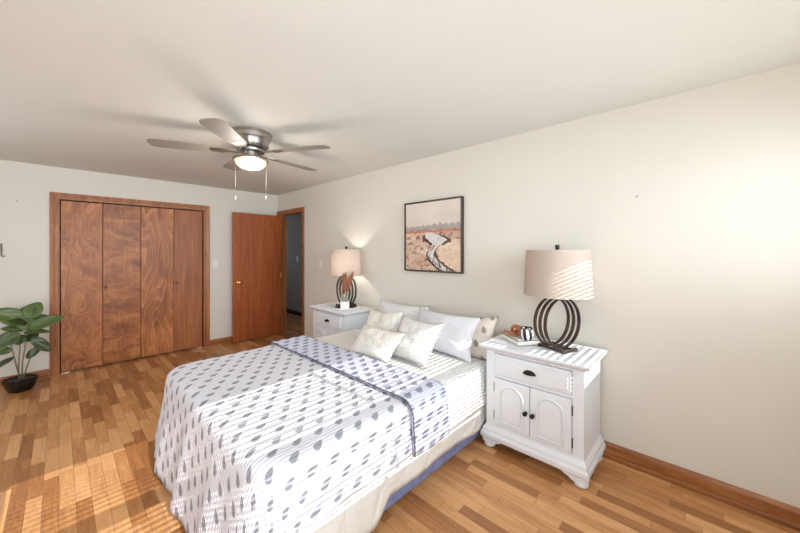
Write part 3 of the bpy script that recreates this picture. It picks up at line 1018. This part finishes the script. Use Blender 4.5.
bm = lathe(bmesh.new(), [(.034, .008), (.036, .085), (.046, .11), (.050, .14), (.046, .17), (.044, .17), (.048, .14), (.044, .11), (.034, .085), (.032, .010)], 24, cap=False)
build('glass_insert', bm, 'glass', va, smooth=True)
rng = random.Random(4)
dr = thing('dried_bouquet', 'dried brown palm spears and pale stalks standing in the white vase', 'dried flowers', (VX, VY, VZ + .008), R(-55))
for i in range(9):
    a = rng.uniform(0, 2 * PI)
    tip = (.030 * math.cos(a), .034 * math.sin(a), rng.uniform(.15, .20))
    build('stalk', tube(bmesh.new(), [(.008 * math.cos(a + 2), .008 * math.sin(a + 2), .004), (tip[0] * .5, tip[1] * .5, .09), tip], [.003, .003, .006], 6), 'stem' if i % 3 == 0 else 'dried_pale', dr, smooth=True)
for lean, ang, ln, mt in ((.006, 0, .41, 'dried'), (.022, PI, .40, 'dried'), (.105, 0, .42, 'dried'), (.07, .15, .435, 'dried_pale'), (.075, -.2, .38, 'dried')):
    pts, rad = [], []
    d_ = Vector((math.cos(ang), math.sin(ang), 0))
    for k in range(15):
        f_ = k / 14
        pts.append(Vector((0, 0, .01)) + d_ * (lean * f_ ** 1.6) + Vector((0, 0, ln * f_)))
        rad.append(.003 + .019 * math.sin(PI * ((f_ - .40) / .60)) ** .7 if f_ > .40 and f_ < 1 else .003)
    build('palm_spear', tube(bmesh.new(), pts, rad, 8, sx=.55), mt, dr, smooth=True, angle=180)

# ------------------------------------------------------------------ ceiling fan
FX, FY = 1.095, 2.745
fan = thing('ceiling_fan', 'brushed nickel flush ceiling fan with five grey blades and a lit bowl', 'ceiling fan', (FX, FY, CZ))
fan.scale = (1.05, 1.05, .87)
build('housing', lathe(bmesh.new(), [(.06, 0), (.150, 0), (.155, -.006), (.155, -.020), (.149, -.026), (.147, -.060), (.140, -.068), (.136, -.075), (.130, -.115), (.118, -.140), (.085, -.150), (.05, -.152)], 48), 'nickel', fan, smooth=True, angle=30)
for k in range(24):
    a = 2 * PI * k / 24
    c_, s_ = math.cos(a), math.sin(a)
    build('vent_slot', lathe(bmesh.new(), [(.006, 0), (.006, .004)], 8, (.126 * c_, .126 * s_, -.136)), 'dark_hollow', fan)
build('motor_hub', lathe(bmesh.new(), [(.05, -.150), (.098, -.152), (.104, -.162), (.102, -.180), (.075, -.188), (.058, -.190)], 40), 'nickel', fan, smooth=True, angle=30)
build('neck', lathe(bmesh.new(), [(.055, -.186), (.055, -.232), (.060, -.236)], 32), 'nickel', fan, smooth=True, angle=30)
build('light_rim', lathe(bmesh.new(), [(.055, -.232), (.105, -.236), (.128, -.244), (.133, -.254), (.128, -.262), (.118, -.266), (.112, -.262)], 48), 'nickel', fan, smooth=True, angle=30)
build('glass_bowl', lathe(bmesh.new(), [(.116, -.262), (.114, -.280), (.104, -.302), (.086, -.322), (.060, -.337), (.030, -.345), (0, -.347)], 40), 'fan_glass', fan, smooth=True)
for k in range(5):
    a = R(12 + 72 * k)
    bm = bmesh.new()
    outl = [(.20, -.050), (.26, -.060), (.45, -.067), (.60, -.070), (.645, -.062), (.662, -.040), (.668, 0), (.662, .040), (.645, .062), (.60, .070), (.45, .067), (.26, .060), (.20, .050)]
    prism(bm, outl, 'Z', -.003, .003)
    bl_ = build('blade', bm, 'blade', fan, bevel=.001, loc=(0, 0, -.186), rot=(R(9), 0, a))
    bm = bmesh.new()
    prism(bm, [(.085, -.018), (.15, -.014), (.205, -.045), (.275, -.028), (.285, 0), (.275, .028), (.205, .045), (.15, .014), (.085, .018)], 'Z', -.0075, -.0035)
    build('blade_iron', bm, 'nickel', bl_, bevel=.001)
for dx, dy in ((-.085, .085), (.085, -.085)):
    bm = bmesh.new()
    z_ = -.262
    tube(bm, [(dx, dy, -.255), (dx, dy, -.600)], .0008, 6)
    lathe(bm, [(.001, -.600), (.005, -.605), (.006, -.622), (.004, -.634), (0, -.636)], 10, (dx, dy, 0))
    build('pull_chain', bm, 'nickel', fan, smooth=True)
light('POINT', 'fan_light', (FX, FY, CZ - .37), 12.0, (1.0, .93, .84), shadow_soft_size=.10)

# ------------------------------------------------------------------ picture
pic = thing('framed_painting', 'square landscape painting of a stream through marshland, in a dark frame above the bed', 'painting', (XR, 2.040, 1.592))
hw = .366
build('frame', boxes([(-.042, -.002, -hw, hw, hw - .011, hw + .0), (-.042, -.002, -hw, hw, -hw, -hw + .011),
                      (-.042, -.002, -hw, -hw + .011, -hw + .011, hw - .011), (-.042, -.002, hw - .011, hw, -hw + .011, hw - .011)]), 'bronze', pic)
N = 150
bm = bmesh.new()
cl = bm.loops.layers.float_color.new('paint')
s_ = hw - .017
vv = [[bm.verts.new((-.034, s_ - 2 * s_ * i / N, -s_ + 2 * s_ * j / N)) for j in range(N + 1)] for i in range(N + 1)]
def fbm(x, y, z=0.0, o=4):
    a, s = 0.0, 1.0
    for k in range(o):
        a += noise.noise(Vector((x, y, z + k * 3.3))) * s
        x *= 2.1; y *= 2.1; s *= .5
    return a
def lerp3(a, b, t):
    t = max(0, min(1, t))
    return tuple(p + (q_ - p) * t for p, q_ in zip(a, b))
def C3(r, g, b): return srgb(r, g, b)[:3]
def paint(u, v):
    """u: 0 left..1 right, v: 0 bottom..1 top"""
    n1 = fbm(u * 3, v * 5, 1.0)
    n2 = fbm(u * 14, v * 22, 4.0)
    n3 = fbm(u * 30, v * 12, 8.0)
    if v > .60:
        c = lerp3(C3(214, 202, 192), C3(224, 214, 206), (v - .6) * 2 + n1 * .5)
        tl = .635 + .03 * max(0, n3) + .02 * n1 + (.035 if u > .5 else .015) * max(0, math.sin(u * 60) * .5 + .5 + n2 * .6)
        if v < tl + .01: c = lerp3(c, C3(150, 140, 142), .75)
        return c
    if v > .555:
        return lerp3(C3(196, 148, 112), C3(176, 110, 84), .5 + n2 * .8 + n1 * .5) if v < .585 + .01 * n3 else lerp3(C3(190, 172, 160), C3(140, 108, 98), .5 + n2)
    # stream centre line, winding from the pool in the distance to the lower right
    t = (.555 - v) / .555
    cx = .50 + .03 * math.sin(t * 9) + .10 * math.sin(t * 6.5 - .6) + (.30 * max(0, t - .55) / .45)
    wd = .035 + .13 * math.exp(-((t - .18) / .15) ** 2) + .07 * max(0, t - .3)
    if .34 < t < .5: wd *= .55
    dd = (u - cx) / wd
    land = lerp3(C3(200, 166, 142), C3(226, 206, 188), .5 + n1 * .9 + n2 * .5)
    land = lerp3(land, C3(150, 104, 86), max(0, n2 * 1.6 + .15) * (1 - t * .3))
    if u > .62 and t > .2: land = lerp3(land, C3(238, 214, 190), .6)
    if abs(dd) < 1 + .25 * n2:
        water = lerp3(C3(226, 220, 216), C3(206, 200, 200), .5 + n3)
        if t > .55: water = lerp3(water, C3(96, 84, 84), max(0, min(1, n3 * 2.2 + (t - .62) * 1.4)))
        return water
    if abs(dd) < 1.38 + .7 * max(0, n2) + .35 * t and t > .08:
        return lerp3(C3(58, 40, 38), C3(112, 74, 60), .45 + n2)
    return land
for i in range(N):
    for j in range(N):
        f = bm.faces.new((vv[i][j], vv[i][j + 1], vv[i + 1][j + 1], vv[i + 1][j]))
        c_ = paint((i + .5) / N, (j + .5) / N)
        for lp in f.loops: lp[cl] = (*c_, 1)
bmesh.ops.recalc_face_normals(bm, faces=bm.faces)
pm, pnt, pb = new_mat('painted_canvas')
at = pnt.nodes.new('ShaderNodeVertexColor'); at.layer_name = 'paint'
pnt.links.new(at.outputs[0], pb.inputs['Base Color'])
pb.inputs['Roughness'].default_value = .7
build('canvas', bm, pm, pic)
build('canvas_edge', B(-.0335, -.004, -s_, s_, -s_, s_), 'white_plastic', pic)

# ------------------------------------------------------------------ wall plates
def switch(name, label, loc, rz, cat='light switch'):
    t = thing(name, label, cat, loc, rz)
    build('plate', B(-.035, .035, -.006, 0, -.057, .057), 'white_plastic', t, bevel=.002)
    build('toggle', B(-.005, .005, -.016, -.006, -.012, .010), 'white_plastic', t, bevel=.001)
    return t
switch('light_switch', 'white switch plate on the right wall between the doorway and the lit lamp', (XR, 4.112, 1.252), R(-90))
switch('light_switch', 'white switch plate between the closet casing and the open door', (1.647, YB, 1.248), 0)
switch('light_switch', 'white switch plate seen through the doorway on the hall wall', (3.69, 6.68, 1.27), R(-90))
hk = thing('wall_hook', 'small grey curled hook on the wall at the left edge', 'hook', (-.425, YB, 1.40))
build('hook_plate', B(-.008, .008, -.004, 0, .04, .12), 'mark', hk, bevel=.001)
build('hook_arm', tube(bmesh.new(), [(0, -.004, .06), (0, -.02, .02), (.004, -.03, -.015), (.016, -.034, -.022), (.03, -.036, -.012)], .005, 8), 'mark', hk, smooth=True)
nl = build('wall_nail', tube(bmesh.new(), [(0, 0, 0), (0, -.018, .004)], .004, 8), 'mark', loc=(-.318, YB, 1.987))
tag(nl, 'tiny nail in the wall left of the closet', 'nail')
nl = build('wall_nail', tube(bmesh.new(), [(0, 0, 0), (-.018, 0, .004)], .003, 8), 'mark', loc=(XR, .34, 1.80))
tag(nl, 'tiny nail high on the bare right wall', 'nail')

# ------------------------------------------------------------------ plant
PX, PY = -.275, 5.13
pl = thing('potted_plant', 'rubber plant with broad green leaves in a low black pot beside the closet', 'plant', (PX, PY, 0))
bm = bmesh.new()
def sq(hw_, z, n=32, e=4.0):
    out = []
    for k in range(n):
        a = 2 * PI * k / n
        c_, s__ = math.cos(a), math.sin(a)
        rr_ = hw_ / ((abs(c_) ** e + abs(s__) ** e) ** (1 / e))
        out.append((rr_ * c_, rr_ * s__, z))
    return out
rings = [[bm.verts.new(p) for p in sq(h_, z_)] for h_, z_ in ((.05, 0), (.066, .004), (.084, .035), (.100, .085), (.108, .130), (.108, .136), (.101, .136), (.098, .118), (.094, .116))]
for a, b in zip(rings, rings[1:]):
    for i in range(32):
        j = (i + 1) % 32
        bm.faces.new((a[i], a[j], b[j], b[i]))
bm.faces.new(rings[0][::-1])
build('pot', bm, 'black_pot', pl, smooth=True, angle=50, rot=(0, 0, R(38)))
bm = bmesh.new()
bm.faces.new([bm.verts.new(p) for p in sq(.097, .122)])
build('soil', bm, 'soil', pl, rot=(0, 0, R(38)))
stems = [[(0, .01, .12), (-.03, .01, .28), (-.055, 0, .45), (-.075, -.01, .62)],
         [(.01, 0, .12), (.015, 0, .30), (.035, .0, .48), (.05, .0, .72)],
         [(.02, -.01, .12), (.055, -.01, .28), (.09, -.02, .42), (.125, -.02, .55)],
         [(-.01, -.01, .12), (-.01, -.02, .30), (.0, -.03, .46), (0, -.03, .60)]]
for s in stems:
    build('stem', tube(bmesh.new(), s, [.007, .006, .005, .004], 8), 'stem', pl, smooth=True, angle=180)
def leaf(a, b, wd, droop, roll, face):
    """leaf from base a to tip b; face = rough facing direction of its upper side"""
    a, b = Vector(a), Vector(b)
    d = b - a
    L = d.length
    t = d.normalized()
    f = Vector(face); f = (f - t * f.dot(t)).normalized()
    sd = t.cross(f).normalized()
    bm = bmesh.new()
    uvl = bm.loops.layers.uv.new('UVMap')
    n, m = 14, 8
    g = []
    for i in range(n + 1):
        x = i / n
        wx = wd / 2 * (math.sin(PI * x ** .82) ** .62) if 0 < x < 1 else .0008
        row = []
        for j in range(m + 1):
            y = -1 + 2 * j / m
            p = a + t * (L * x) + sd * (wx * y) + f * (-droop * x * x * L + roll * wx * abs(y) ** 1.4 + .004 * math.sin(9 * x + 3 * y))
            row.append((bm.verts.new(p), (j / m, x)))
        g.append(row)
    for i in range(n):
        for j in range(m):
            q_ = [g[i][j], g[i][j + 1], g[i + 1][j + 1], g[i + 1][j]]
            fc = bm.faces.new([v[0] for v in q_])
            for lp, v in zip(fc.loops, q_): lp[uvl].uv = v[1]
    bmesh.ops.recalc_face_normals(bm, faces=bm.faces)
    o = build('leaf', bm, 'leaf', pl, smooth=True, angle=180)
    o.modifiers.new('s', 'SOLIDIFY').thickness = .0012
F1, F2 = (-.1, -1, .55), (0, -.6, 1)
# coordinates relative to the pot centre: (x, y, z)
LV = [((.03, .02, .70), (-.17, .0, .86), .17, F1), ((.05, .0, .74), (.13, .05, .90), .15, F1), ((-.01, .03, .73), (.10, .04, .88), .12, F1),
      ((.05, -.02, .69), (-.06, -.07, .75), .10, F2), ((.04, -.01, .64), (.31, -.03, .735), .13, F1), ((.02, -.03, .60), (.22, -.07, .60), .075, F2),
      ((-.0, -.02, .59), (-.15, -.05, .52), .15, F1), ((.08, -.02, .54), (.215, -.05, .37), .10, F1), ((.04, -.02, .33), (.155, -.04, .45), .075, F1),
      ((-.05, 0, .43), (-.24, -.02, .46), .09, F1), ((-.04, 0, .36), (-.22, -.02, .25), .07, F2), ((.03, .03, .62), (-.13, .04, .67), .11, F2),
      ((0, 0, .58), (-.01, -.09, .50), .11, F2), ((.04, .03, .70), (.18, .08, .76), .11, F2), ((.06, .02, .60), (.15, .09, .66), .10, F2),
      ((-.0, .03, .54), (-.16, .06, .58), .11, F1), ((.06, .0, .62), (-.0, .02, .78), .13, F1), ((.03, 0, .50), (.12, .05, .57), .09, F2)]
for a, b, wd, fc in LV:
    leaf(a, b, wd, .10, .18, fc)
